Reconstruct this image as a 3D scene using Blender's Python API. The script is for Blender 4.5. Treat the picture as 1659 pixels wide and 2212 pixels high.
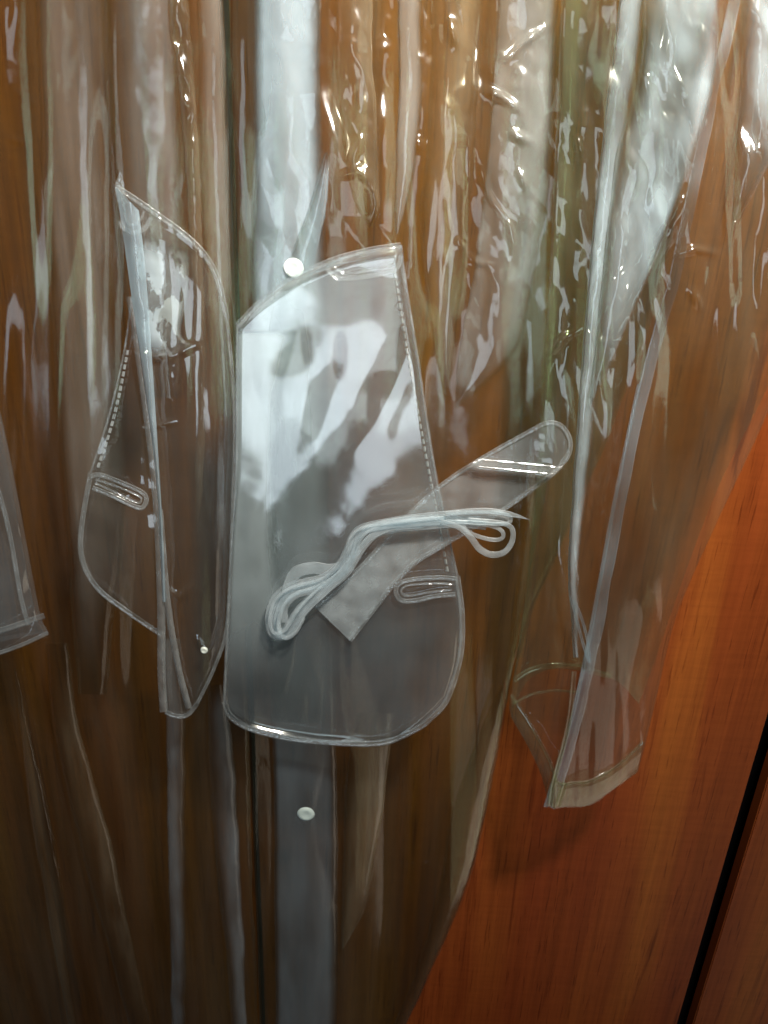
import bpy, math, random
import numpy as np
from mathutils import Vector, Matrix

random.seed(4)
for o in list(bpy.data.objects):
    bpy.data.objects.remove(o, do_unlink=True)
scene = bpy.context.scene
COL = scene.collection

# ------------------------------------------------------------------ camera
W, H, F = 1659.0, 2212.0, 1660.0          # tracing grid of the photograph, focal length in its pixels
PITCH, ROLL, DIST = math.radians(23.5), math.radians(2.4), 0.86
cam_d = bpy.data.cameras.new('camera')
cam_d.sensor_fit = 'HORIZONTAL'; cam_d.sensor_width = 36.0; cam_d.lens = 36.0 * F / W
cam_d.clip_start = 0.02; cam_d.clip_end = 50
cam = bpy.data.objects.new('camera', cam_d); COL.objects.link(cam)
rot = Matrix.Rotation(math.radians(90) - PITCH, 3, 'X') @ Matrix.Rotation(ROLL, 3, 'Z')
cam.location = (0, -DIST * math.cos(PITCH), DIST * math.sin(PITCH))
cam.rotation_euler = rot.to_euler()
scene.camera = cam
CR = np.array(rot); CP = np.array(cam.location)

# ------------------------------------------------------------------ world, lamps, exposure
w = bpy.data.worlds.new('World'); scene.world = w; w.use_nodes = True
bg = w.node_tree.nodes['Background']; bg.inputs[0].default_value = (0.55, 0.52, 0.50, 1); bg.inputs[1].default_value = 0.015

def area(name, loc, target, sx, sy, power, color):
    l = bpy.data.lights.new(name, 'AREA'); l.shape = 'RECTANGLE'; l.size = sx; l.size_y = sy
    l.energy = power; l.color = color
    o = bpy.data.objects.new(name, l); COL.objects.link(o); o.location = loc
    o.rotation_euler = (Vector(target) - Vector(loc)).to_track_quat('-Z', 'Y').to_euler()
    return o
area('ceiling_lamp', (0.30, -0.86, 1.14), (0.06, 0, 0.46), 0.11, 0.11, 14.5, (1.0, 0.94, 0.82)).data.spread = math.radians(76)
area('side_fill', (0.95, -0.80, -1.25), (0.35, 0, -0.45), 0.9, 0.9, 1.5, (1.0, 0.84, 0.64))  # added fill from low right to lift the lower right wood
area('reflection_panel', (-0.25, -2.3, 0.02), (0, 0, 0.0), 0.95, 1.2, 10.0, (0.80, 0.93, 1.0))  # added cool panel out of view, there for the vinyl to reflect

scene.view_settings.view_transform = 'Standard'; scene.view_settings.look = 'None'
scene.view_settings.exposure = 0.0; scene.view_settings.gamma = 1.0
scene.render.engine = 'CYCLES'
cy = scene.cycles
cy.use_denoising = True
cy.max_bounces = 5; cy.transparent_max_bounces = 40; cy.glossy_bounces = 2; cy.diffuse_bounces = 2
cy.transmission_bounces = 2
cy.use_adaptive_sampling = True; cy.adaptive_threshold = 0.06; cy.adaptive_min_samples = 16
cy.sample_clamp_indirect = 6
cy.caustics_reflective = False; cy.caustics_refractive = False

# ------------------------------------------------------------------ maths helpers
def P(px, py, d):
    """point of the plane d metres in front of the doors, seen where the photograph shows it"""
    px = np.asarray(px, float); py = np.asarray(py, float); d = np.broadcast_to(np.asarray(d, float), px.shape)
    rx = (px - W / 2) / F; ry = -(py - H / 2) / F
    dirs = np.stack([rx, ry, -np.ones_like(rx)], -1) @ CR.T
    t = (-d - CP[1]) / dirs[..., 1]
    return CP + dirs * t[..., None]

def curve(pts, n, smooth=True):
    """resample a polyline evenly, smoothed by Catmull-Rom"""
    p = np.array(pts, float)
    if smooth and len(p) > 2:
        q = np.vstack([2 * p[0] - p[1], p, 2 * p[-1] - p[-2]])
        out = []
        for i in range(1, len(q) - 2):
            t = np.linspace(0, 1, 24, endpoint=False)[:, None]
            a, b, c, e = q[i - 1], q[i], q[i + 1], q[i + 2]
            out.append(0.5 * (2 * b + (c - a) * t + (2 * a - 5 * b + 4 * c - e) * t**2 + (3 * b - a - 3 * c + e) * t**3))
        p = np.vstack(out + [p[-1:]])
    s = np.r_[0, np.cumsum(np.hypot(*np.diff(p[:, :2], axis=0).T))]
    t = np.linspace(0, s[-1], n)
    return np.stack([np.interp(t, s, p[:, k]) for k in range(p.shape[1])], -1)

def _hash(ix, iy, seed):
    h = (ix.astype(np.int64) * 374761393 + iy.astype(np.int64) * 668265263 + seed * 2147483647) & 0xffffffff
    h = ((h ^ (h >> 13)) * 1274126177) & 0xffffffff
    return ((h ^ (h >> 16)) & 0xffff) / 32767.5 - 1.0

def vnoise(x, y, seed=0):
    ix = np.floor(x); iy = np.floor(y); fx = x - ix; fy = y - iy
    fx = fx**3 * (fx * (fx * 6 - 15) + 10); fy = fy**3 * (fy * (fy * 6 - 15) + 10)
    a = _hash(ix, iy, seed); b = _hash(ix + 1, iy, seed); c = _hash(ix, iy + 1, seed); e = _hash(ix + 1, iy + 1, seed)
    return (a * (1 - fx) + b * fx) * (1 - fy) + (c * (1 - fx) + e * fx) * fy

def fbm(x, y, seed=0, octv=3):
    s = 0; a = 1.0
    for k in range(octv):
        s = s + a * vnoise(x * 2**k, y * 2**k, seed + 17 * k); a *= 0.5
    return s

def blob(x, y, cx, cy_, rx, ry):
    return np.exp(-((x - cx) / rx)**2 - ((y - cy_) / ry)**2)

# ------------------------------------------------------------------ objects helpers
def thing(name, label, cat, loc, group=None):
    o = bpy.data.objects.new(name, None); COL.objects.link(o); o.location = loc
    o.empty_display_size = 0.05
    o['label'] = label; o['category'] = cat
    if group: o['group'] = group
    return o

def build(name, verts, faces, mat, parent=None, smooth=True, label=None):
    base = np.array(parent_world(parent)) if parent else np.zeros(3)
    me = bpy.data.meshes.new(name)
    me.from_pydata((np.asarray(verts) - base).tolist(), [], [tuple(int(i) for i in f) for f in faces])
    me.update()
    if smooth: me.polygons.foreach_set('use_smooth', [True] * len(me.polygons))
    me.materials.append(mat)
    o = bpy.data.objects.new(name, me); COL.objects.link(o)
    if parent: o.parent = parent
    if label: o['label'] = label
    return o

def parent_world(p):
    v = Vector(p.location)
    return v if p.parent is None else v + parent_world(p.parent)

def grid_faces(nv, nu, off=0):
    i = np.arange(nv - 1)[:, None] * nu + np.arange(nu - 1)[None, :] + off
    return np.stack([i, i + 1, i + nu + 1, i + nu], -1).reshape(-1, 4)

class Sheets:
    mi = 0
    """collects sheets (grids) of one part"""
    def __init__(s): s.v = []; s.f = []; s.n = 0; s.m = []; s.b = []
    def add(s, pts, haze_fade=None):
        s.b.append(np.ones(pts.shape[:2]).ravel() if haze_fade is None else np.broadcast_to(haze_fade, pts.shape[:2]).ravel())
        nv, nu = pts.shape[:2]
        s.v.append(pts.reshape(-1, 3)); s.f.append(grid_faces(nv, nu, s.n)); s.n += nv * nu; s.m += [s.mi] * ((nv - 1) * (nu - 1))
        return s
    def build(s, name, mat, parent, **k):
        mats = mat if isinstance(mat, list) else [mat]
        o = build(name, np.vstack(s.v), np.vstack(s.f), mats[0], parent, **k)
        at = o.data.attributes.new('haze_fade', 'FLOAT', 'POINT'); at.data.foreach_set('value', np.concatenate(s.b).astype(np.float32))
        for m in mats[1:]: o.data.materials.append(m)
        if len(mats) > 1: o.data.polygons.foreach_set('material_index', s.m)
        return o

def rows_xy(rows, nu, nv, useed=0):
    """rows: (y, xl, xr) ; returns u, v, px, py grids"""
    r = np.array(rows, float)
    c = curve(np.stack([r[:, 0], r[:, 1], r[:, 2]], -1), 400)
    o = np.argsort(c[:, 0]); c = c[o]
    y = np.linspace(r[0, 0], r[-1, 0], nv)
    xl = np.interp(y, c[:, 0], c[:, 1]); xr = np.interp(y, c[:, 0], c[:, 2])
    u = np.linspace(0, 1, nu)
    px = xl[:, None] + (xr - xl)[:, None] * u[None, :]
    py = np.repeat(y[:, None], nu, 1)
    U = np.repeat(u[None, :], nv, 0); V = np.repeat(np.linspace(0, 1, nv)[:, None], nu, 1)
    return U, V, px, py

def coons(top, right, bottom, left, nu, nv):
    T = curve(top, nu); B = curve(bottom, nu); L = curve(left, nv); R = curve(right, nv)
    u = np.linspace(0, 1, nu)[None, :, None]; v = np.linspace(0, 1, nv)[:, None, None]
    S = (1 - v) * T[None] + v * B[None] + (1 - u) * L[:, None] + u * R[:, None] \
        - ((1 - u) * (1 - v) * T[0] + u * (1 - v) * T[-1] + (1 - u) * v * B[0] + u * v * B[-1])
    U = np.repeat(u[..., 0], nv, 0); V = np.repeat(v[..., 0], nu, 1)
    return U, V, S[..., 0], S[..., 1]

def roll_edge(U, width_px, px, r=0.004, sides='lr'):
    """edge of a fold rolling away from the viewer"""
    wl = px - px[:, :1]; wr = px[:, -1:] - px
    if sides == 'l': wr = wl
    if sides == 'r': wl = wr
    t = np.clip(1 - np.minimum(wl, wr) / width_px, 0, 1)
    return -r * (1 - np.sqrt(np.maximum(1 - t**2, 0)))

def tnoise(x, y, seed=0):
    """lattice noise interpolated over triangles: flat facets meeting in crisp creases"""
    ix = np.floor(x); iy = np.floor(y); fx = x - ix; fy = y - iy
    a = _hash(ix, iy, seed); b = _hash(ix + 1, iy, seed); c = _hash(ix, iy + 1, seed); e = _hash(ix + 1, iy + 1, seed)
    return np.where(fx > fy, a + fx * (b - a) + fy * (e - b), a + fy * (c - a) + fx * (e - c))

def crinkle(px, py, amp, sx=26., sy=160., seed=0):
    """flat facets and sharp little creases of stiff vinyl"""
    wx = px + 16 * fbm(px / 110, py / 150, seed + 5, 2) + 0.10 * py; wy = py + 20 * fbm(px / 120, py / 120, seed + 6, 2) - 0.5 * px * min(1, sy / 400)
    n = 1.3 * tnoise(wx / (sx * 1.5), wy / (sy * .8), seed) + 0.45 * tnoise(wx / (sx * .8) + 7.3, wy / (sy * .45), seed + 1)
    return amp * (n + 0.35 * fbm(wx / sx, wy / sy, seed + 3, 2))

RIDGES = [([(1185, 765), (1215, 735), (1258, 708)], 9, .0050), ([(1290, 722), (1330, 690), (1352, 672)], 8, .0045), ([(1050, 198), (1085, 210), (1118, 236)], 9, .0042),
          ([(1040, 368), (1060, 430), (1092, 472)], 6, .0030), ([(1096, 130), (1130, 95), (1190, 52)], 7, .0032), ([(1466, 550), (1500, 540), (1545, 548)], 8, .0040),
          ([(1494, 628), (1503, 645), (1512, 668)], 9, .0045), ([(974, 48), (980, 75), (986, 98)], 9, .0040), ([(898, 298), (905, 312), (914, 326)], 9, .0042),
          ([(368, 80), (374, 95), (382, 112)], 8, .0040), ([(394, 196), (396, 215), (402, 235)], 7, .0035), ([(1108, 288), (1124, 298), (1144, 306)], 10, .0042),
          ([(1124, 372), (1130, 390), (1138, 410)], 7, .0036), ([(1244, 296), (1252, 320), (1256, 350)], 6, .0030), ([(1012, 300), (1014, 360), (1012, 420)], 5, .0026),
          ([(840, 1846), (848, 1852), (900, 1862), (980, 1880)], 5, .0028), ([(20, 300), (44, 306), (60, 312)], 6, .003), ([(30, 195), (60, 215), (76, 226)], 6, .003),
          ([(1265, 715), (1300, 736), (1332, 734)], 7, .0040), ([(1300, 664), (1340, 600), (1384, 540)], 6, .0034), ([(1330, 702), (1372, 620), (1424, 520)], 6, .0036),
          ([(1272, 704), (1292, 660), (1312, 632)], 6, .0034), ([(1436, 505), (1452, 470), (1474, 430)], 6, .0034), ([(1390, 160), (1410, 220), (1404, 280)], 8, .004), ([(1450, 60), (1440, 130), (1470, 190)], 9, .004),
          ([(780, 300), (762, 350), (790, 372)], 7, .0036), ([(740, 380), (775, 372), (800, 398)], 7, .0036), ([(800, 400), (812, 440), (802, 480)], 6, .0034),
          ([(302, 764), (360, 772), (420, 746)], 8, .0045), ([(314, 926), (345, 918), (378, 911)], 6, .0036), ([(364, 1276), (388, 1290), (412, 1262)], 8, .0036), ([(425, 1380), (445, 1402), (468, 1340)], 7, .0034),
          ([(990, 520), (1020, 560), (1060, 575)], 7, .003), ([(1100, 480), (1110, 530), (1108, 560)], 7, .003)]
def ridges(px, py):
    """pinched creases that catch the lamp"""
    out = np.zeros_like(px)
    for path, sg, h in RIDGES:
        c = curve(path, 40)
        x0, x1, y0, y1 = c[:, 0].min() - 40, c[:, 0].max() + 40, c[:, 1].min() - 40, c[:, 1].max() + 40
        k = (px > x0) & (px < x1) & (py > y0) & (py < y1)
        if not k.any(): continue
        t = np.sin(np.linspace(0.15, 1, 40) * math.pi * .95) * .8 + .2
        dd = (px[k][:, None] - c[None, :, 0])**2 + (py[k][:, None] - c[None, :, 1])**2
        out[k] = np.maximum(out[k], (h * t[None] * np.exp(-dd / sg**2)).max(1))
    return out

def sweep(path, d, prof, n=120, closed=False, smooth=True):
    """ridge of constant profile [(offset px, height m)] along a traced path; d scalar or function"""
    c = curve(path if not closed else list(path) + [path[0]], n, smooth)
    tg = np.gradient(c, axis=0)
    if closed:
        tg[0] = tg[-1] = c[1] - c[-2]
    tg /= np.maximum(np.hypot(tg[:, 0], tg[:, 1]), 1e-6)[:, None]
    nrm = np.stack([-tg[:, 1], tg[:, 0]], -1)
    off = np.array([p[0] for p in prof]); hh = np.array([p[1] for p in prof])
    px = c[:, :1] + nrm[:, :1] * off[None]; py = c[:, 1:2] + nrm[:, 1:2] * off[None]
    dd = d(px, py) if callable(d) else d
    return P(px, py, dd + hh[None])

def ribbon(path, width_px, d, n=120, thick=0.0007, dfun=None, taper=None):
    """flat closed tape: front, back and edges"""
    c = curve(path, n)
    tg = np.gradient(c, axis=0); tg /= np.maximum(np.hypot(tg[:, 0], tg[:, 1]), 1e-6)[:, None]
    nr = np.stack([-tg[:, 1], tg[:, 0]], -1)
    s = np.linspace(0, 1, n)
    wv = (width_px * (taper(s) if taper else 1.0)) * np.ones(n)
    dd = d + (dfun(s) if dfun else 0 * s)
    prof = [(-.5, 0), (-.44, .6), (0, .7), (.44, .6), (.5, 0), (.44, -.6), (-.44, -.6), (-.5, 0)]
    px = np.stack([c[:, 0] + nr[:, 0] * wv * a for a, b in prof], -1)
    py = np.stack([c[:, 1] + nr[:, 1] * wv * a for a, b in prof], -1)
    D = np.stack([dd + thick * b for a, b in prof], -1)
    return P(px, py, D)

# ------------------------------------------------------------------ materials
def newmat(name):
    m = bpy.data.materials.new(name); m.use_nodes = True
    nt = m.node_tree; nt.nodes.clear()
    return m, nt, nt.nodes, nt.links

def vinyl(name, haze=0.06, tint=(0.86, 0.84, 0.80), col=(0.70, 0.80, 0.86), rough=0.09, mod=0.6, mscale=(14, 14, 5),
          cling=0.0, bump=0.0, bscale=(70, 70, 22), f0=0.075):
    m, nt, N, L = newmat(name)
    out = N.new('ShaderNodeOutputMaterial')
    tc = N.new('ShaderNodeTexCoord')
    def mapn(scale):
        mp = N.new('ShaderNodeMapping'); mp.inputs['Scale'].default_value = scale
        L.new(tc.outputs['Object'], mp.inputs[0]); return mp
    def math_(op, a, b=None, clamp=False):
        n = N.new('ShaderNodeMath'); n.operation = op; n.use_clamp = clamp
        for k, x in enumerate((a, b)):
            if x is None: continue
            if isinstance(x, (int, float)): n.inputs[k].default_value = x
            else: L.new(x, n.inputs[k])
        return n.outputs[0]
    # relief (only on the small welded pieces; the sheets carry theirs in the mesh)
    lw = N.new('ShaderNodeLayerWeight'); lw.inputs['Blend'].default_value = 0.5
    bp = None
    if bump > 0:
        bn = N.new('ShaderNodeTexNoise'); bn.inputs['Scale'].default_value = 1.0; bn.inputs['Detail'].default_value = 1
        L.new(mapn(bscale).outputs[0], bn.inputs['Vector'])
        bp = N.new('ShaderNodeBump'); bp.inputs['Strength'].default_value = bump * 4; bp.inputs['Distance'].default_value = 0.002
        L.new(bn.outputs[0], bp.inputs['Height'])
    face = lw.outputs['Facing']
    fres = math_('ADD', math_('MULTIPLY', math_('POWER', face, 4.0), 0.8), f0, True)
    cosv = math_('ADD', math_('SUBTRACT', 1.0, face), 0.10)
    # cloudy bloom in the vinyl
    n1 = N.new('ShaderNodeTexNoise'); n1.inputs['Scale'].default_value = 1.0; n1.inputs['Detail'].default_value = 2.5; n1.inputs['Roughness'].default_value = 0.6
    L.new(mapn(mscale).outputs[0], n1.inputs['Vector'])
    r1 = N.new('ShaderNodeMapRange'); r1.inputs[1].default_value = 0.3; r1.inputs[2].default_value = 0.7
    r1.inputs[3].default_value = 1 - mod; r1.inputs[4].default_value = 1 + mod
    L.new(n1.outputs[0], r1.inputs[0])
    h = math_('MULTIPLY', r1.outputs[0], haze)
    at = N.new('ShaderNodeAttribute'); at.attribute_name = 'haze_fade'; dens = at.outputs['Fac']  # per-vertex haze factor, carries the painted fold shading
    h = math_('MULTIPLY', h, dens)
    if cling > 0:       # wet-looking islands where two layers stick together
        n2 = N.new('ShaderNodeTexNoise'); n2.inputs['Scale'].default_value = 1.0; n2.inputs['Detail'].default_value = 6; n2.inputs['Roughness'].default_value = 0.55
        L.new(mapn((42, 42, 30)).outputs[0], n2.inputs['Vector'])
        r2 = N.new('ShaderNodeMapRange'); r2.inputs[1].default_value = 0.49; r2.inputs[2].default_value = 0.52
        r2.inputs[3].default_value = 0.0; r2.inputs[4].default_value = cling
        L.new(n2.outputs[0], r2.inputs[0])
        h = math_('ADD', h, math_('MULTIPLY', r2.outputs[0], dens))
    h = math_('MINIMUM', math_('DIVIDE', h, cosv), 0.80)
    tr = N.new('ShaderNodeBsdfTransparent'); tr.inputs[0].default_value = (*tint, 1)
    df = N.new('ShaderNodeBsdfDiffuse'); df.inputs[0].default_value = (*col, 1)
    tl = N.new('ShaderNodeBsdfTranslucent'); tl.inputs[0].default_value = (*col, 1)
    mx = N.new('ShaderNodeMixShader'); mx.inputs[0].default_value = 0.35
    L.new(df.outputs[0], mx.inputs[1]); L.new(tl.outputs[0], mx.inputs[2])
    body = N.new('ShaderNodeMixShader'); L.new(h, body.inputs[0]); L.new(tr.outputs[0], body.inputs[1]); L.new(mx.outputs[0], body.inputs[2])
    gl = N.new('ShaderNodeBsdfGlossy'); gl.inputs['Roughness'].default_value = rough; gl.inputs[0].default_value = (0.95, 0.97, 1, 1)
    if bp: L.new(bp.outputs[0], gl.inputs['Normal'])
    fin = N.new('ShaderNodeMixShader'); L.new(fres, fin.inputs[0]); L.new(body.outputs[0], fin.inputs[1]); L.new(gl.outputs[0], fin.inputs[2])
    L.new(fin.outputs[0], out.inputs[0])
    return m

def wood_mat():
    m, nt, N, L = newmat('cherry_laminate')
    out = N.new('ShaderNodeOutputMaterial'); pb = N.new('ShaderNodeBsdfPrincipled')
    L.new(pb.outputs[0], out.inputs[0])
    tc = N.new('ShaderNodeTexCoord')
    def noise(scale, detail, rough=0.55, dist=0.0, loc=(0, 0, 0)):
        mp = N.new('ShaderNodeMapping'); mp.inputs['Scale'].default_value = scale; mp.inputs['Location'].default_value = loc
        L.new(tc.outputs['Object'], mp.inputs[0])
        n = N.new('ShaderNodeTexNoise'); n.inputs['Scale'].default_value = 1; n.inputs['Detail'].default_value = detail
        n.inputs['Roughness'].default_value = rough; n.inputs['Distortion'].default_value = dist
        L.new(mp.outputs[0], n.inputs['Vector']); return n.outputs[0]
    def ramp(src, stops):
        r = N.new('ShaderNodeValToRGB'); e = r.color_ramp.elements
        while len(e) < len(stops): e.new(0.5)
        for k, (p, c) in enumerate(stops): e[k].position = p; e[k].color = (*c, 1)
        L.new(src, r.inputs[0]); return r.outputs[0]
    def mix(mode, fac, a, b):
        n = N.new('ShaderNodeMix'); n.data_type = 'RGBA'; n.blend_type = mode
        if isinstance(fac, float): n.inputs[0].default_value = fac
        else: L.new(fac, n.inputs[0])
        L.new(a, n.inputs[6]); L.new(b, n.inputs[7]); return n.outputs[2]
    base = ramp(noise((9, 1, 0.9), 3, 0.5, 0.6, (3.1, 0, 0.4)), [(0.30, (0.17, 0.032, 0.008)), (0.52, (0.21, 0.048, 0.010)), (0.74, (0.28, 0.082, 0.014))])
    fine = ramp(noise((120, 1, 2.2), 4, 0.6, 0.3), [(0.3, (0.72, 0.68, 0.62)), (0.65, (1.08, 1.06, 1.0))])
    c = mix('MULTIPLY', 0.8, base, fine)
    streak = ramp(noise((38, 1, 1.6), 3, 0.6, 1.2, (1.7, 0, 2)), [(0.30, (0.40, 0.26, 0.20)), (0.40, (1, 1, 1))])
    c = mix('MULTIPLY', 0.75, c, streak)
    fleck = ramp(noise((16, 1, 150), 4, 0.65, 0.2), [(0.36, (0.82, 0.78, 0.72)), (0.62, (1.12, 1.12, 1.08))])
    c = mix('MULTIPLY', 0.3, c, fleck)
    pores = ramp(noise((330, 1, 16), 2, 0.6, 0.2), [(0.30, (0.45, 0.35, 0.30)), (0.40, (1, 1, 1))])
    c = mix('MULTIPLY', 0.6, c, pores)
    L.new(c, pb.inputs['Base Color'])
    pb.inputs['Roughness'].default_value = 0.42
    pb.inputs['Specular IOR Level'].default_value = 0.12
    bp = N.new('ShaderNodeBump'); bp.inputs['Strength'].default_value = 0.08; bp.inputs['Distance'].default_value = 0.001
    L.new(fleck, bp.inputs['Height']); L.new(bp.outputs[0], pb.inputs['Normal'])
    return m

def plain(name, col, rough=0.5):
    m, nt, N, L = newmat(name)
    out = N.new('ShaderNodeOutputMaterial'); pb = N.new('ShaderNodeBsdfPrincipled'); L.new(pb.outputs[0], out.inputs[0])
    n = N.new('ShaderNodeTexNoise'); n.inputs['Scale'].default_value = 180
    r = N.new('ShaderNodeValToRGB')
    r.color_ramp.elements[0].color = (*[c * .85 for c in col], 1); r.color_ramp.elements[1].color = (*col, 1)
    L.new(n.outputs[0], r.inputs[0]); L.new(r.outputs[0], pb.inputs[0]); pb.inputs['Roughness'].default_value = rough
    return m

M_WOOD = wood_mat()
M_DARK = plain('dark_carcass', (0.012, 0.006, 0.004), 0.8)
TINT = (0.77, 0.85, 0.70)
M_BODY = vinyl('coat_vinyl', 0.015, TINT, (0.82, 0.73, 0.56), 0.14, 0.8, (30, 30, 2.5), f0=0.055)
M_PLEAT = vinyl('coat_pleat_vinyl', 0.11, (0.84, 0.86, 0.78), (0.78, 0.72, 0.66), 0.15, 0.6, (40, 40, 4), f0=0.07)
M_BUNCH = vinyl('coat_bunched_sheen', 0.045, (0.88, 0.86, 0.74), (0.84, 0.72, 0.52), 0.15, 0.7, (60, 60, 8), f0=0.075)  # olive haze colour paints the warm light these bunched folds reflect
M_SILVER = vinyl('coat_silvery_vinyl', 0.10, (0.84, 0.86, 0.82), (0.76, 0.80, 0.80), 0.16, 0.6, (30, 30, 8), f0=0.08)
M_SHADEFOLD = vinyl('coat_doubled_vinyl', 0.12, (0.80, 0.80, 0.76), (0.62, 0.74, 0.84), 0.2, 0.6, (40, 40, 8), f0=0.05)
M_BACK = vinyl('coat_back_vinyl', 0.008, TINT, (0.80, 0.68, 0.40), 0.14, 0.7, (22, 22, 3))
M_PLACKET = vinyl('placket_vinyl', 0.28, (0.82, 0.85, 0.82), (0.62, 0.80, 0.94), 0.18, 0.4, (24, 24, 5))
M_SLEEVE = vinyl('sleeve_vinyl', 0.026, (0.79, 0.85, 0.72), (0.78, 0.76, 0.58), 0.12, 0.7, (18, 18, 5))
M_SLFOLD = vinyl('sleeve_fold_vinyl', 0.24, (0.84, 0.86, 0.82), (0.64, 0.80, 0.90), 0.16, 0.7, (24, 24, 10))
M_POUCH = vinyl('pouch_vinyl', 0.058, (0.92, 0.92, 0.89), (0.68, 0.80, 0.90), 0.11, 0.45, (16, 16, 9), f0=0.15)
M_FLAP = vinyl('folded_pouch_vinyl', 0.032, (0.93, 0.92, 0.88), (0.72, 0.78, 0.82), 0.10, 0.45, (16, 16, 9), f0=0.11)
M_CLING = vinyl('clinging_vinyl', 0.12, (0.9, 0.92, 0.92), (0.72, 0.86, 0.96), 0.10, 0.6, (30, 30, 20), cling=0.4)
M_WELD = vinyl('welded_seam', 0.13, (0.86, 0.87, 0.87), (0.78, 0.86, 0.90), 0.10, 0.4, (60, 60, 60), bump=0.1, bscale=(400, 400, 400))
M_STITCH = vinyl('stitch_beads', 0.30, (0.86, 0.87, 0.87), (0.80, 0.86, 0.88), 0.15, 0.3, (60, 60, 60), bump=0.0)
M_STRAP = vinyl('strap_vinyl', 0.24, (0.86, 0.88, 0.87), (0.74, 0.84, 0.90), 0.08, 0.35, (40, 40, 40))
M_TAPE = vinyl('tape_vinyl', 0.13, (0.90, 0.93, 0.94), (0.84, 0.90, 0.94), 0.35, 0.3, (80, 80, 80), f0=0.02)
M_SNAP = plain('snap_plastic', (0.82, 0.88, 0.88), 0.3)

# ------------------------------------------------------------------ wardrobe
gapL = P(np.array([503.]), np.array([500.]), 0)[0][0]
gapR0 = P(np.array([1600.]), np.array([1745.]), 0)[0][0]
gapR1 = P(np.array([1640.]), np.array([1745.]), 0)[0][0]
ward = thing('wardrobe', 'cherry wood wardrobe with tall plain doors behind the clear raincoat', 'wardrobe', (0.0, 0.30, -1.1))
def box(name, x0, x1, y0, y1, z0, z1, mat, parent, bev=0.0015):
    import bmesh
    bm = bmesh.new(); bmesh.ops.create_cube(bm, size=1)
    for v in bm.verts:
        v.co = ((x0 + x1) / 2 + v.co.x * (x1 - x0), (y0 + y1) / 2 + v.co.y * (y1 - y0), (z0 + z1) / 2 + v.co.z * (z1 - z0))
    if bev: bmesh.ops.bevel(bm, geom=bm.edges[:] , offset=bev, segments=2, affect='EDGES')
    base = parent_world(parent)
    bmesh.ops.translate(bm, verts=bm.verts[:], vec=-base)
    me = bpy.data.meshes.new(name); bm.to_mesh(me); bm.free(); me.materials.append(mat)
    o = bpy.data.objects.new(name, me); COL.objects.link(o); o.parent = parent
    return o
box('carcass', -1.2, 1.3, 0.06, 0.56, -1.1, 1.1, M_DARK, ward)
box('door', -1.1, gapL - 0.004, 0.0, 0.02, -1.06, 1.06, M_WOOD, ward)
box('door', gapL + 0.004, gapR0, 0.0, 0.02, -1.06, 1.06, M_WOOD, ward)
box('door', gapR1, gapR1 + 0.6, 0.0, 0.02, -1.06, 1.06, M_WOOD, ward)

# ------------------------------------------------------------------ raincoat
coat = thing('raincoat', 'clear vinyl raincoat hanging creased in front of the wardrobe doors', 'raincoat', tuple(P(np.array([600.]), np.array([2300.]), 0.05)[0]))
Y0, Y1, YT = -60, 2290, -480

def strip(S, rows, d, *a, mi=0, **k):
    S.mi = mi; strip_(S, rows, d, *a, **k); S.mi = 0
    return S

def strip_(S, rows, d, bulge=0.006, cr=0.0, seed=0, roll=9, rr=0.005, step=6.0, sx=26, sy=160, wave=0.0, soft=(0.0, 0.0), ends=(0, 0), gain=1.0):
    if rows[0][0] == Y0:                    # the cloth goes on upwards, beyond the picture
        (ya, la, ra), (yb, lb, rb) = rows[0], rows[1]; k = (YT - ya) / (yb - ya)
        rows = [(YT, la + (lb - la) * k, ra + (rb - ra) * k)] + list(rows)
    wmax = max(r[2] - r[1] for r in rows)
    nu = max(7, int(wmax / step)); nv = int((rows[-1][0] - rows[0][0]) / (step + 1))
    U, V, px, py = rows_xy(rows, nu, nv)
    wob = 3 * fbm(py / 120, py * 0 + seed * 3.3, seed + 50) + 0.9 * fbm(py / 26, py * 0 + 7.7, seed + 51)   # uneven fold edges
    px = px + wob * (0.6 + 0.4 * U)
    D = d + bulge * 4 * U * (1 - U) + roll_edge(U, roll, px, rr)
    if wave: D = D + wave * fbm(px / 120, py / 900, seed + 9, 2)
    if cr is not None:
        a = cr(px, py) if callable(cr) else cr
        D = D + crinkle(px, py, a, sx, sy, seed)
    if seed in (11, 23, 31, 33, 34, 36): D = D + ridges(px, py)
    B = np.ones_like(U)                     # haze faded towards edges and ends, painting the soft shading of a fold
    if soft[0]: B *= np.clip(U / soft[0], 0, 1)
    if soft[1]: B *= np.clip((1 - U) / soft[1], 0, 1)
    if ends[0]: B *= np.clip((py - rows[0][0]) / ends[0], 0, 1)
    if ends[1]: B *= np.clip((rows[-1][0] - py) / ends[1], 0, 1)
    B = B * B * (3 - 2 * B)
    S.add(P(px, py, D), B * gain)
    return S

def cr_top(px, py):
    """the vinyl is most creased at upper right and in a few bunched folds"""
    a = 0.0003 + 0.0036 * blob(px, py, 1060, 250, 330, 420) + 0.0016 * blob(px, py, 790, 330, 90, 220) \
        + 0.002 * blob(px, py, 1400, 420, 230, 420) + 0.0012 * blob(px, py, 30, 200, 70, 300) + 0.0010 * blob(px, py, 400, 250, 60, 260)
    return a

# back of the coat
S = Sheets()
strip(S, [(Y0, -140, 1560), (600, -140, 1430), (1000, -130, 1290), (1300, -120, 1160), (1560, -120, 1088), (1900, -120, 1014), (Y1, -120, 840)],
      0.022, 0.0, 0.0008, 3, 20, 0.006, 9, wave=0.008, sx=60, sy=420)
S.build('back_panel', M_BACK, coat)

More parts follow.
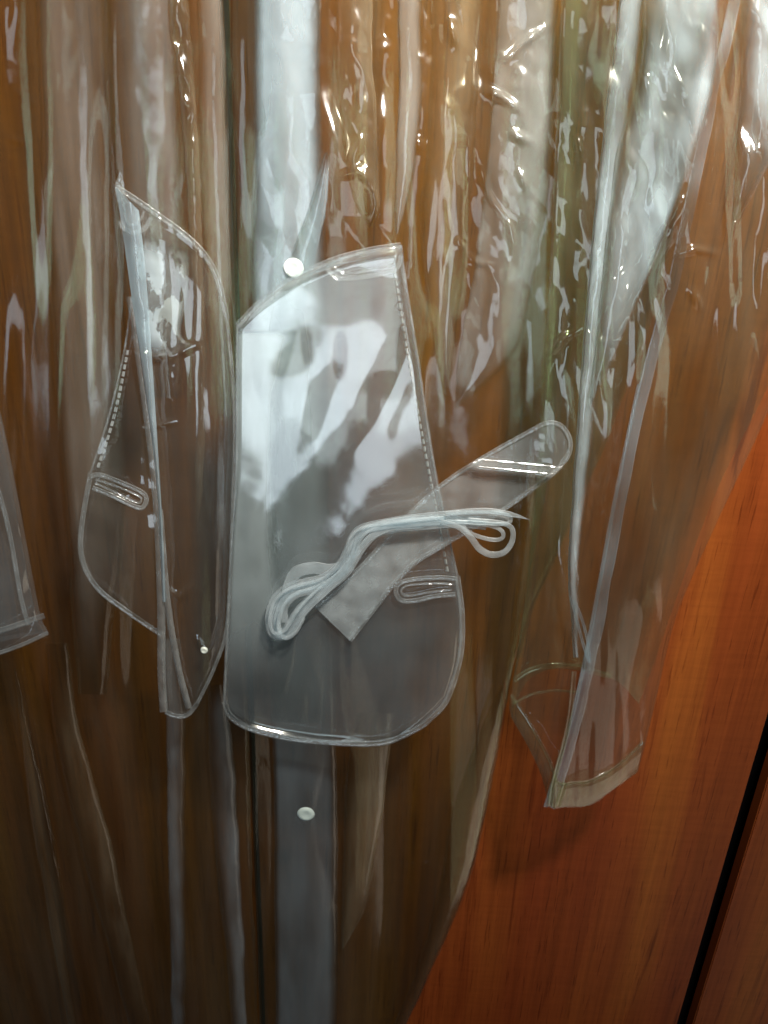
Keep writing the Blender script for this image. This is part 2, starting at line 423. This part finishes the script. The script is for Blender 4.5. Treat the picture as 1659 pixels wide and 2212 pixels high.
# left front
S = Sheets()
strip(S, [(Y0, -140, 497), (500, -140, 512), (1000, -130, 520), (1500, -120, 535), (Y1, -120, 560)], 0.060, 0.0, cr_top, 11, 14, 0.006, 4.5, wave=0.013)
strip(S, [(Y0, 74, 236), (400, 92, 256), (700, 112, 274), (1100, 140, 270), (1500, 168, 230)], 0.074, 0.010, 0.0005, 21, wave=0.004, soft=(.25, .5), ends=(0, 500), mi=1)
strip(S, [(Y0, 222, 376), (300, 236, 388), (600, 262, 392), (860, 330, 396)], 0.084, 0.007, 0.0008, 22, wave=0.005, soft=(.6, .15), ends=(0, 260), mi=3)
strip(S, [(Y0, 360, 404), (160, 384, 420), (420, 402, 432), (900, 424, 446), (1150, 420, 432)], 0.092, 0.004, 0.0022, 23, 7, 0.004, 4, sx=18, sy=60, ends=(0, 150), mi=2)
strip(S, [(Y0, 424, 480), (600, 440, 500), (900, 470, 508)], 0.082, 0.005, 0.0005, 24, soft=(.4, .2), ends=(0, 300), mi=1)
strip(S, [(1380, 345, 392), (1560, 356, 398), (1800, 362, 402), (2020, 366, 400), (Y1, 372, 404)], 0.080, 0.005, 0.0009, 25, 8, 0.005, 4, soft=(.1, .6), gain=.8, mi=4)
strip(S, [(1440, 30, 36), (1560, 44, 62), (1750, 66, 108), (1960, 100, 140), (2140, 134, 156), (Y1, 160, 186)], 0.078, 0.004, 0.0008, 26, 6, 0.004, 4, soft=(0, .6), ends=(90, 0), gain=.7, mi=2)
strip(S, [(1390, 100, 150), (1600, 120, 180), (1850, 180, 250), (2050, 235, 290), (Y1, 300, 355)], 0.072, 0.006, 0.0008, 27, 8, 0.004, 5, soft=(.7, .1), ends=(200, 300), mi=2)
strip(S, [(1480, 448, 486), (1650, 452, 508), (1900, 470, 522), (2100, 492, 530), (Y1, 506, 540)], 0.078, 0.006, 0.0008, 28, 8, 0.004, 4, soft=(.6, .15), ends=(60, 0), gain=.8, mi=4)
COATM = [M_BODY, M_PLEAT, M_BUNCH, M_SILVER, M_SHADEFOLD]
S.build('front_panel', COATM, coat)

# right front
S = Sheets()
strip(S, [(Y0, 500, 1270), (600, 508, 1250), (1000, 520, 1190), (1300, 530, 1132), (1560, 540, 1084), (1900, 552, 1012), (Y1, 560, 838)], 0.066, 0.0, cr_top, 31, 12, 0.0025, 4.5, wave=0.013, sx=44, sy=110)
strip(S, [(Y0, 858, 912), (160, 862, 914), (320, 856, 902), (440, 852, 880), (505, 854, 860)], 0.082, 0.004, 0.0005, 32, 7, 0.004, 4, soft=(0, .3), mi=3)
strip(S, [(Y0, 930, 1046), (250, 925, 1030), (480, 905, 1010), (700, 930, 990), (860, 958, 966)], 0.080, 0.006, 0.0014, 33, 8, 0.004, 5, sx=18, sy=260, soft=(.3, .3), ends=(0, 200), mi=2)
strip(S, [(Y0, 1078, 1206), (200, 1064, 1200), (420, 1044, 1182), (600, 1020, 1150), (760, 990, 1110), (880, 980, 990)], 0.088, 0.008, 0.0022, 34, 9, 0.005, 5, sx=40, sy=90, soft=(0, .2), ends=(0, 160), mi=3)
strip(S, [(Y0, 1216, 1262), (300, 1208, 1252), (620, 1180, 1226), (900, 1160, 1206), (1200, 1128, 1164), (1420, 1100, 1140)], 0.078, 0.005, 0.0006, 35, 8, 0.004, 4, soft=(.2, .5), ends=(0, 200), mi=2)
strip(S, [(Y0, 720, 800), (220, 730, 810), (420, 760, 820), (490, 796, 806)], 0.078, 0.005, 0.0024, 36, 7, 0.004, 4, sx=30, sy=70, soft=(.6, 0), ends=(0, 60), mi=2)
strip(S, [(1470, 1086, 1092), (1570, 1040, 1086), (1740, 980, 1050), (1900, 950, 1014), (2060, 910, 950), (Y1, 815, 842)], 0.080, 0.005, 0.0007, 37, 8, 0.004, 4, soft=(.7, .3), ends=(60, 0), gain=.3, mi=2)
strip(S, [(1540, 770, 850), (1700, 745, 835), (1850, 740, 808), (1960, 738, 790), (2050, 738, 744)], 0.078, 0.004, 0.0006, 38, 7, 0.004, 4, soft=(.3, 0), mi=2)
S.build('front_panel', COATM, coat)

# placket
S = Sheets()
prow = [(Y0, 546, 692), (300, 548, 698), (560, 540, 706), (900, 548, 712), (1300, 570, 718), (1620, 588, 724), (1950, 592, 728), (Y1, 596, 726)]
strip(S, prow, 0.090, 0.006, 0.0008, 41, 7, 0.003, 5, wave=0.006, soft=(.10, .18), sy=300, gain=.32)
strip(S, [(r[0], r[1] + 4, r[2] - 6) for r in prow[:5]] + [(1560, 586, 700)], 0.097, 0.004, 0.0016, 42, 7, 0.003, 5, wave=0.007, soft=(.16, .22), ends=(0, 560), sx=40, sy=130)
strip(S, [(330, 700, 712), (420, 676, 708), (520, 640, 690), (640, 604, 664), (760, 590, 640)], 0.104, 0.004, 0.0005, 43, 6, 0.003, 4, soft=(.5, 0), ends=(60, 160), gain=.5)
S.build('placket', M_PLACKET, coat)

def snap(x, y, d, r, mat):
    rings = [(0, .0018), (.45, .0018), (.55, .0022), (.75, .0021), (.9, .0012), (1.0, 0.0)]
    V = []; n = 28; c0 = P(np.array([x]), np.array([y]), d)[0]
    rm = r * 0.76 / F
    for q, hgt in rings:
        for k in range(n):
            a = 2 * math.pi * k / n
            V.append(c0 + np.array([rm * q * math.cos(a), -hgt, rm * q * math.sin(a)]))
    fs = []
    for i in range(len(rings) - 1):
        for k in range(n):
            fs.append((i * n + k, i * n + (k + 1) % n, (i + 1) * n + (k + 1) % n, (i + 1) * n + k))
    return build('snap_button', V, fs, mat, coat)
snap(634, 580, 0.1020, 19, M_SNAP)
snap(661, 1758, 0.0865, 23, M_SNAP)
snap(441, 1404, 0.088, 9, M_SNAP)

# ---------------- right sleeve
sl_left = [(1232, YT), (1215, Y0), (1200, 300), (1185, 600), (1165, 900), (1142, 1200), (1116, 1420), (1100, 1512), (1104, 1548)]
sl_seam = [(1694, YT), (1600, Y0), (1545, 180), (1475, 520), (1392, 830), (1340, 1080), (1292, 1340), (1252, 1530), (1190, 1744)]
sl_right = [(2060, YT), (1960, Y0), (1880, 300), (1770, 620), (1655, 900), (1548, 1130), (1462, 1330), (1420, 1500), (1396, 1600), (1378, 1668)]
S = Sheets()
U, V, px, py = coons([sl_left[0], sl_seam[0]], sl_seam, [sl_left[-1], (1140, 1612), (1168, 1672), sl_seam[-1]], sl_left, 90, 500)
DL = 0.104 + 0.034 * U**1.5 + 0.006 * fbm(px / 60, py / 380, 61, 2) * (U * (1 - U) * 4) + roll_edge(U, 10, px, 0.004, 'l')
DL = DL + crinkle(px, py, 0.0008 + 0.0026 * blob(px, py, 1400, 300, 200, 400) + 0.0022 * blob(px, py, 1300, 720, 140, 200), 34, 110, 62)
S.add(P(px, py, DL + ridges(px, py)))
U, V, px, py = coons([sl_seam[0], sl_right[0]], sl_right, [sl_seam[-1], (1270, 1741), (1322, 1708), sl_right[-1]], sl_seam, 80, 500)
DR = 0.138 - 0.030 * U**1.2 + 0.006 * fbm(px / 60, py / 400, 63, 2) * (U * (1 - U) * 4) + roll_edge(U, 10, px, 0.004, 'r')
DR = DR + crinkle(px, py, 0.0006 + 0.0026 * blob(px, py, 1640, 150, 160, 260) + 0.0004 * blob(px, py, 1500, 640, 90, 160), 24, 150, 64)
S.add(P(px, py, DR + ridges(px, py)))
# far side of the sleeve, with the far rim of its opening
U, V, px, py = coons([(1245, YT), (2040, YT)], [(2040, YT), (1930, Y0), (1740, 640), (1540, 1080), (1410, 1440), (1380, 1520)], [(1106, 1530), (1150, 1462), (1240, 1440), (1330, 1470), (1380, 1520)],
                     [(1245, YT), (1225, Y0), (1192, 600), (1146, 1200), (1112, 1440), (1106, 1530)], 50, 240)
S.add(P(px, py, 0.088 + 0.005 * fbm(px / 70, py / 300, 65, 2) + crinkle(px, py, 0.0006, 30, 200, 66)))
# inner doubled folds
strip(S, [(Y0, 1345, 1400), (300, 1302, 1352), (700, 1262, 1300), (1000, 1240, 1272), (1250, 1228, 1250), (1420, 1240, 1254)], 0.140, 0.005, 0.0010, 67, 7, 0.004, 4, soft=(0, .5), mi=1)
strip(S, [(Y0, 1392, 1560), (150, 1380, 1545), (330, 1330, 1500), (500, 1310, 1440), (700, 1290, 1360), (860, 1275, 1290)], 0.146, 0.009, 0.0026, 68, 9, 0.005, 5, sx=34, sy=150, soft=(.3, .1), ends=(0, 350), mi=1)
strip(S, [(Y0, 1600, 1720), (120, 1600, 1700), (300, 1590, 1680), (480, 1580, 1600)], 0.140, 0.008, 0.0030, 69, 9, 0.005, 5, sx=34, sy=90, soft=(.4, 0), ends=(0, 320), mi=1)
sleeve = S.build('sleeve', [M_SLEEVE, M_SLFOLD], coat)
RIDGE = [(-6.5, 0), (-5.6, .0010), (-4, .0011), (-2, .0005), (2, .0005), (4, .0011), (5.6, .0010), (6.5, 0)]
def wide(prof, k, h=1.0): return [(a * k, b * h) for a, b in prof]
# seam of the sleeve: folded strip standing proud
S = Sheets()
seam_d = lambda px, py: 0.1405 + 0 * px
wobn = lambda y: 4.0 * float(fbm(np.array([y / 90.0]), np.array([3.3]), 77, 2)[0])
seam_p = [(p[0] + wobn(p[1]), p[1]) for p in curve(sl_seam, 60)]
S.add(sweep(seam_p, seam_d, [(-13, -.0002), (-11.5, .0006), (-9, .0005), (0, .0002), (9, .0005), (11.5, .0006), (13, -.0002)], 220), (0.25 + 0.95 * np.clip(0.5 + fbm(np.linspace(0, 14, 220), np.zeros(220) + .5, 78, 2), 0, 1))[:, None])
S.add(sweep([(1232, 1288), (1246, 1340), (1262, 1400), (1274, 1430), (1268, 1380), (1254, 1330), (1238, 1296)], 0.147, wide(RIDGE, .5, 2.2), 90))
S.add(sweep([(p[0] - 12, p[1]) for p in sl_seam[4:]], 0.139, wide(RIDGE, .7), 160))
S.build('seam', vinyl('seam_strip', 0.10, (0.86, 0.88, 0.85), (0.62, 0.80, 0.94), 0.12, 0.5, (40, 40, 10)), sleeve)
# hem of the opening
S = Sheets()
def hem_d(px, py):
    t = np.clip((px - 1100) / 95, 0, 1)
    a = 0.105 + 0.034 * t**1.5
    b = 0.140 - 0.030 * np.clip((px - 1195) / 190, 0, 1)**1.2
    return np.where(px < 1195, a, b) + 0.002
hem_lo = [(1103, 1548), (1140, 1612), (1168, 1672), (1190, 1742), (1230, 1741), (1270, 1739), (1322, 1706), (1376, 1668)]
hem_hi = [(1104, 1500), (1150, 1572), (1186, 1640), (1206, 1690), (1240, 1690), (1275, 1686), (1330, 1656), (1390, 1602)]
U, V, px, py = coons(hem_hi, [hem_hi[-1], hem_lo[-1]], hem_lo, [hem_hi[0], hem_lo[0]], 90, 14)
S.add(P(px, py, hem_d(px, py) + 0.0015 * np.sin(V * math.pi)))
S.add(sweep(hem_hi, lambda a, b: hem_d(a, b) + .001, wide(RIDGE, .55), 120))
S.add(sweep([(1110, 1470), (1150, 1446), (1200, 1438), (1250, 1442), (1320, 1462)], 0.092, wide(RIDGE, 1.0), 60))
S.add(sweep([(1108, 1520), (1150, 1500), (1200, 1492), (1250, 1496)], 0.092, wide(RIDGE, .5), 60))
S.add(sweep([(1240, 1450), (1228, 1560), (1196, 1690), (1188, 1742)], 0.144, wide(RIDGE, .9, 2), 80))
S.add(sweep([(1222, 1690), (1206, 1742)], 0.143, wide(RIDGE, .9, 2), 30))
S.build('hem', vinyl('hem_vinyl', 0.05, (0.82, 0.86, 0.70), (0.78, 0.74, 0.56), 0.1, 0.5, (40, 40, 40)), sleeve)

# ---------------- left sleeve at the frame's edge
S = Sheets()
ls_right = [(-60, 620), (-20, 800), (12, 940), (40, 1080), (66, 1220), (88, 1330), (105, 1367)]
U, V, px, py = coons([(-220, 640), (-60, 620)], ls_right, [(-220, 1470), (-60, 1436), (20, 1406), (105, 1367)], [(-220, 640), (-220, 1470)], 40, 110)
S.add(P(px, py, 0.112 + 0.016 * 4 * U * (1 - U) + roll_edge(U, 10, px, .005) + crinkle(px, py, .0016, 30, 90, 71)))
U, V, px, py = coons([(-220, 640), (-70, 630)], [(p[0] - 10, p[1]) for p in ls_right], [(-220, 1430), (-60, 1400), (20, 1378), (95, 1362)], [(-220, 640), (-220, 1430)], 40, 110)
S.add(P(px, py, 0.098 + crinkle(px, py, .0012, 30, 90, 72)))
sleeve2 = S.build('sleeve', M_POUCH, coat)
S = Sheets()
S.add(sweep([(-60, 900), (-10, 1040), (20, 1150), (45, 1290), (62, 1350)], 0.130, wide(RIDGE, .8), 80))
S.build('seam', M_WELD, sleeve2)
S = Sheets()
S.add(sweep([(-120, 1392), (0, 1362), (50, 1346), (96, 1330)], 0.128, wide(RIDGE, 1.0, 1.5), 60))
S.add(sweep([(-120, 1448), (0, 1410), (50, 1392), (104, 1367)], 0.128, wide(RIDGE, .7, 1.5), 60))
S.build('hem', M_WELD, sleeve2)

# ------------------------------------------------------------------ right pouch
rp = thing('vinyl_pouch', 'wide clear vinyl pouch with rounded bottom under the strap and folded tape', 'pouch', tuple(P(np.array([740.]), np.array([1600.]), 0.13)[0]), 'pouches on the raincoat')
r_top = [(512, 704), (560, 655), (630, 604), (720, 562), (800, 540), (866, 530)]
r_right = [(866, 530), (878, 620), (905, 790), (935, 990), (966, 1140), (988, 1245), (998, 1330), (994, 1420), (966, 1510)]
r_bottom = [(484, 1515), (500, 1550), (545, 1576), (630, 1596), (740, 1606), (830, 1604), (900, 1575), (966, 1510)]
r_left = [(512, 704), (511, 800), (510, 1000), (500, 1160), (492, 1330), (488, 1420), (484, 1515)]
def rp_shape(px, py):
    """long diagonal swells in the front sheet"""
    s = (px - 740) * 0.86 + (py - 1000) * 0.50           # across the diagonal
    t = -(px - 740) * 0.50 + (py - 1000) * 0.86
    g = 13 * fbm(px / 100, py / 140, 83, 2)
    m1 = 1 / (1 + np.exp((py - 1190) / 40)) / (1 + np.exp(-(py - 690) / 40))
    a = 0.0026 * np.tanh((s + 100 + g) / 36) * m1 * (1 / (1 + np.exp((px - 800) / 20)))
    b = 0.0030 * np.tanh((s - 52 + g) / 40) * m1
    c = 0.0090 * np.exp(-np.clip((py - 570 + (px - 866) * -0.3) / 105, 0, 9)**2)       # top edge gaping forward
    v = -0.0030 * np.tanh((s + 24 + g) / 22) * m1                                       # valley between the two swells
    e = -0.0030 * np.tanh((py - 770 + (px - 640) * .3 + g) / 60) * blob(px, py, 632, 775, 62, 120)
    return a + b + c + v + e + 0.00025 * fbm(px / 70, py / 110, 81, 2) + 0.004 * blob(px, py, 520, 1150, 90, 500)
U, V, px, py = coons(r_top, r_right, r_bottom, r_left, 90, 190)
edge = np.clip(np.minimum(np.minimum(U, 1 - U) * 30, np.minimum(V, 1 - V) * 50), 0, 1); edge = edge * edge * (3 - 2 * edge)
S = Sheets(); S.add(P(px, py, 0.135 + edge * (0.006 + rp_shape(px, py)) + edge * crinkle(px, py, .00015, 50, 90, 84)))
rp_front = S.build('front_sheet', M_POUCH, rp)
S = Sheets(); S.add(P(px, py, 0.1335 - edge * (0.004 + 0.003 * fbm(px / 140, py / 220, 86, 2))))
S.build('back_sheet', M_POUCH, rp)
S = Sheets()
strip(S, [(715, 512, 640), (850, 511, 610), (1000, 510, 596), (1200, 502, 600), (1380, 492, 640), (1500, 486, 620)], 0.133, 0.003, 0.0004, 87, 6, 0.003, 5, soft=(0, .35), ends=(10, 260))
S.build('sheen_strip', vinyl('pouch_sheen_vinyl', 0.45, (0.84, 0.86, 0.84), (0.68, 0.80, 0.88), 0.14, 0.4, (14, 14, 10)), rp)  # milky strip added as painted pale sheen down the pouch's left side
S = Sheets()
S.add(sweep(r_top, 0.1365, wide(RIDGE, 1.0), 110))
S.add(sweep(r_right[5:] + [(930, 1552)] + r_bottom[::-1][1:], 0.1365, wide(RIDGE, .95), 240))
S.add(sweep(r_right[:6], 0.1362, wide(RIDGE, .4, .7), 140))
S.add(sweep(r_left, 0.1362, [(-3, -.001), (-1.5, .001), (0, .0014), (1.5, .001), (3, -.001)], 140))
S.build('rim', M_WELD, rp)
S = Sheets()
S.add(sweep([(706, 580), (718, 594), (738, 603), (790, 598), (845, 588), (860, 575), (866, 552)], 0.1530, wide(RIDGE, .75), 80))
S.add(sweep([(722, 575), (735, 586), (760, 590), (835, 577), (852, 566), (856, 548)], 0.1530, wide(RIDGE, .4, .8), 80))
S.build('top_tab', M_WELD, rp)
S = Sheets()
S.add(sweep([(984, 1250), (940, 1248), (880, 1254), (858, 1266), (856, 1284), (870, 1298), (900, 1297), (940, 1288), (984, 1284)], 0.1460, wide(RIDGE, .8), 110))
S.add(sweep([(978, 1262), (940, 1260), (885, 1264), (868, 1272), (870, 1283), (885, 1287), (930, 1279), (976, 1274)], 0.1460, wide(RIDGE, .35, .8), 90))
S.build('side_tab', M_WELD, rp)

def stitches(path, n, d, length, wid, parent):
    c = curve(path, n * 2 + 1); S = Sheets()
    for k in range(n):
        a = c[2 * k]; b = c[2 * k + 1]; b = a + (b - a) * length
        S.add(sweep([tuple(a), tuple((a + b) / 2), tuple(b)], d, [(-wid, -.0003), (-wid * .6, .0007), (0, .001), (wid * .6, .0007), (wid, -.0003)], 5))
    return S.build('stitching', M_STITCH, parent)
stitches([(852, 590), (866, 680), (892, 830), (920, 985), (946, 1120), (968, 1240)], 40, 0.1372, 1.35, 2.6, rp)

# ------------------------------------------------------------------ left pouch (folded lengthwise)
lp = thing('vinyl_pouch', 'narrow clear vinyl pouch folded lengthwise, left of the wide pouch', 'pouch', tuple(P(np.array([390.]), np.array([1545.]), 0.12)[0]), 'pouches on the raincoat')
l_top = [(250, 404), (285, 426), (340, 464), (395, 504), (440, 548), (470, 604)]
l_right = [(470, 604), (490, 690), (503, 820), (507, 950), (500, 1150), (490, 1350), (464, 1440), (426, 1520)]
l_bottom = [(357, 1538), (380, 1547), (405, 1544), (426, 1520)]
l_left = [(250, 404), (262, 480), (284, 640), (304, 770), (328, 950), (343, 1100), (351, 1300), (352, 1450), (357, 1538)]
U, V, px, py = coons(l_top, l_right, l_bottom, l_left, 70, 300)
D = 0.128 + 0.016 * np.sin(U * math.pi) * np.sin(np.clip(V, 0.02, 1) * math.pi)**.5 + 0.002 * fbm(px / 40, py / 600, 91, 2) * np.sin(U * math.pi) \
    + crinkle(px, py, 0.0003 + 0.0010 * blob(px, py, 350, 760, 60, 60) + 0.001 * blob(px, py, 400, 1300, 60, 120), 26, 80, 92) + roll_edge(U, 9, px, 0.006)
S = Sheets(); S.add(P(px, py, D + ridges(px, py)))
S.build('front_sheet', M_FLAP, lp)
f_left = [(285, 640), (268, 760), (235, 900), (196, 1020), (176, 1140), (178, 1210), (212, 1272), (282, 1326), (350, 1372)]
U, V, px, py = coons([(285, 640), (290, 640)], [(290, 640), (308, 770), (332, 950), (348, 1100), (360, 1260), (370, 1390)], [(350, 1372), (370, 1390)], f_left, 34, 120)
S = Sheets(); S.add(P(px, py, 0.118 + 0.010 * U + 0.003 * fbm(px / 60, py / 120, 95, 3) + crinkle(px, py, .0006, 30, 80, 96)))
S.build('folded_flap', M_FLAP, lp)
# inner layer clinging to the front sheet
U, V, px, py = coons([(262, 508), (330, 512), (412, 545)], [(412, 545), (406, 640), (392, 720), (420, 748)], [(304, 768), (360, 772), (420, 748)], [(262, 508), (285, 640), (304, 768)], 40, 60)
S = Sheets(); S.add(P(px, py, 0.127 + 0.012 * np.sin(U * math.pi) + crinkle(px, py, .0005, 24, 40, 97)), np.clip(np.minimum(1 - U, U) * 6, 0, 1) * np.clip(np.minimum(V, 1 - V) * 5, 0, 1))
S.build('clinging_layer', M_CLING, lp)
# the fold's edge as a doubled strip
S = Sheets()
S.add(sweep(l_left[2:] , 0.134, [(-6, -.004), (-4, .001), (0, .003), (5, .003), (10, .001), (12, -.001)], 160))
S.add(sweep([(345, 1100), (362, 1300), (385, 1440), (408, 1530)], 0.137, [(-7, -.002), (-4, .002), (0, .003), (4, .002), (7, -.002)], 90))
U, V, px, py = coons([(252, 425), (300, 455)], [(300, 455), (312, 560), (322, 680), (330, 800), (340, 950), (352, 1150), (358, 1300)], [(350, 1300), (358, 1300)], l_left[:7], 14, 160)
S.mi = 1; S.add(P(px, py, 0.138 + 0.004 * np.sin(U * math.pi) + 0.002 * fbm(px / 30, py / 90, 98, 2)))
S.build('fold_edge', [M_WELD, M_PLACKET], lp)
S = Sheets()
S.add(sweep(l_top + l_right[1:2], 0.1365, wide(RIDGE, 1.0), 110))
S.add(sweep(l_right[1:], 0.134, wide(RIDGE, .6), 160))
S.add(sweep(l_bottom, 0.130, wide(RIDGE, .8), 40))
S.add(sweep(f_left[3:], 0.1215, wide(RIDGE, .9), 120))
S.add(sweep([f_left[0], f_left[1], f_left[2], f_left[3]], 0.1205, wide(RIDGE, .35), 80))
S.build('rim', M_WELD, lp)
S = Sheets()
S.add(sweep([(258, 478), (268, 494), (288, 502), (308, 498), (320, 484), (326, 470)], 0.1395, wide(RIDGE, .8), 60))
S.add(sweep([(266, 430), (274, 478), (290, 486), (304, 474), (312, 456)], 0.1395, wide(RIDGE, .4), 60))
S.build('top_tab', M_WELD, lp)
S = Sheets()
S.add(sweep([(196, 1030), (216, 1026), (260, 1042), (304, 1062), (316, 1078), (308, 1096), (290, 1094), (240, 1070), (200, 1054)], 0.127, wide(RIDGE, .8), 110))
S.add(sweep([(206, 1036), (250, 1050), (300, 1072), (304, 1082), (296, 1086), (250, 1064), (206, 1044)], 0.127, wide(RIDGE, .35), 80))
S.build('side_tab', M_WELD, lp)
stitches([(276, 756), (258, 850), (238, 930), (210, 1014)], 17, 0.1225, 1.4, 3.0, lp)
# pointed peak of the back sheet above the top edge
U, V, px, py = coons([(258, 372), (262, 372)], [(262, 372), (268, 400), (276, 440)], [(252, 436), (276, 440)], [(258, 372), (249, 402), (252, 436)], 8, 14)
S = Sheets(); S.add(P(px, py, 0.124 + 0 * px)); S.build('back_peak', M_WELD, lp)

# ------------------------------------------------------------------ strap
st = thing('strap', 'clear vinyl strap with rounded end lying slantwise across the wide pouch', 'strap', tuple(P(np.array([755.]), np.array([1385.]), 0.118)[0]))
s_l = [(1150, 929), (1050, 985), (962, 1042), (893, 1102), (833, 1166), (784, 1221), (724, 1275), (681, 1312)]
s_r = [(1196, 1022), (1170, 1042), (1086, 1102), (962, 1176), (898, 1216), (853, 1260), (813, 1310), (756, 1384)]
def strap_d(px, py):
    a = 0.146 + 0.006 * np.clip((px - 900) / 300, 0, 1)
    q = (py - 1018) - 0.10 * (px - 1090)          # across the crease near the rounded end
    return a + 0.0090 * np.exp(-(q / 16)**2) * np.clip((px - 990) / 40, 0, 1) + 0.0005 * fbm(px / 50, py / 50, 101, 2)
S = Sheets()
U, V, px, py = coons([s_l[0], s_r[0]], s_r, [s_l[-1], s_r[-1]], s_l, 26, 120)
S.add(P(px, py, strap_d(px, py)), np.clip(1.25 - (px - 700) / 560, .35, 1))
cap = [(1150, 929), (1185, 913), (1214, 921), (1231, 950), (1227, 985), (1196, 1022)]
U, V, px, py = coons([s_l[0], s_r[0]], [s_r[0], (1210, 1008)], [(1160, 924), (1186, 913), (1214, 921), (1231, 950), (1227, 985), (1210, 1008)], [s_l[0], (1160, 924)], 26, 30)
S.add(P(px, py, strap_d(px, py)), np.clip(1.25 - (px - 700) / 560, .35, 1))
S.build('band', M_STRAP, st)
S = Sheets()
S.add(sweep(s_l[::-1] + cap[1:-1] + s_r, lambda a, b: strap_d(a, b) + .0006, wide(RIDGE, .75), 260))
S.build('rim', M_WELD, st)

# ------------------------------------------------------------------ folded tape
tp = thing('folded_tape', 'bundle of narrow milky vinyl tape looped across the wide pouch and strap', 'tape', tuple(P(np.array([605.]), np.array([1380.]), 0.125)[0]))
def z(x, y): return ((850 + x * 0.904) * 0.5486, (1900 + y * 0.904) * 0.5486)
S = Sheets()
main = [(1280, 165), (1150, 158), (1000, 160), (860, 170), (740, 185), (650, 205), (610, 245), (585, 310), (545, 380), (480, 430), (400, 452), (330, 475), (280, 520), (255, 590), (262, 650), (290, 668), (330, 640), (365, 580), (410, 525), (480, 460), (560, 385), (620, 290), (680, 225), (760, 195), (900, 182), (1050, 178), (1180, 190)]
for k, (wd, o) in enumerate([(26, -13), (21, 0), (15, 12), (8, 22), (7, -22)]):      # flat lengths lying one over the other
    pth = [z(x + o * (0.9 if x < 700 else 0.2), y + o * (0.4 if x < 700 else 0.55) * (0.6 if x > 600 else 1)) for x, y in main]
    pth = [pth, pth[2:-5], pth[1:-2], pth[3:-9], pth[2:-7]][k]
    S.add(ribbon(pth, wd, 0.1545 + 0.0016 * k, 260, 0.0003, lambda s: 0.004 * np.sin(s * 9), taper=lambda s: 1 + .22 * np.sin(s * 17)))
# wide loop lying flat under the bundle at left
S.add(ribbon([z(*p) for p in [(600, 360), (500, 380), (420, 372), (350, 392), (318, 450), (300, 520)]], 26, 0.1525, 80))
S.add(ribbon([z(*p) for p in [(300, 610), (302, 540), (350, 490), (420, 470), (480, 440)]], 15, 0.1585, 60))
# loops at right
S.add(ribbon([z(*p) for p in [(960, 160), (1060, 180), (1100, 215), (1160, 240), (1220, 250), (1250, 238), (1246, 212), (1210, 192), (1120, 176), (1000, 170)]], 9, 0.159, 120))
S.add(ribbon([z(*p) for p in [(980, 170), (1060, 195), (1110, 240), (1150, 290), (1200, 314), (1255, 304), (1288, 262), (1294, 215), (1276, 188), (1220, 172), (1100, 160)]], 13, 0.161, 140, taper=lambda s: 1.15 - .45 * np.abs(s - .35) * 2))
S.add(ribbon([z(*p) for p in [(1000, 135), (1110, 124), (1200, 124), (1300, 142), (1369, 163)]], 12, 0.163, 80, taper=lambda s: np.clip((1 - s) * 4, .08, 1)))
S.add(ribbon([z(*p) for p in [(1000, 140), (1180, 128), (1270, 140), (1285, 165), (1260, 180), (1180, 178), (1050, 170)]], 8, 0.1605, 90))
S.build('tape', M_TAPE, tp)
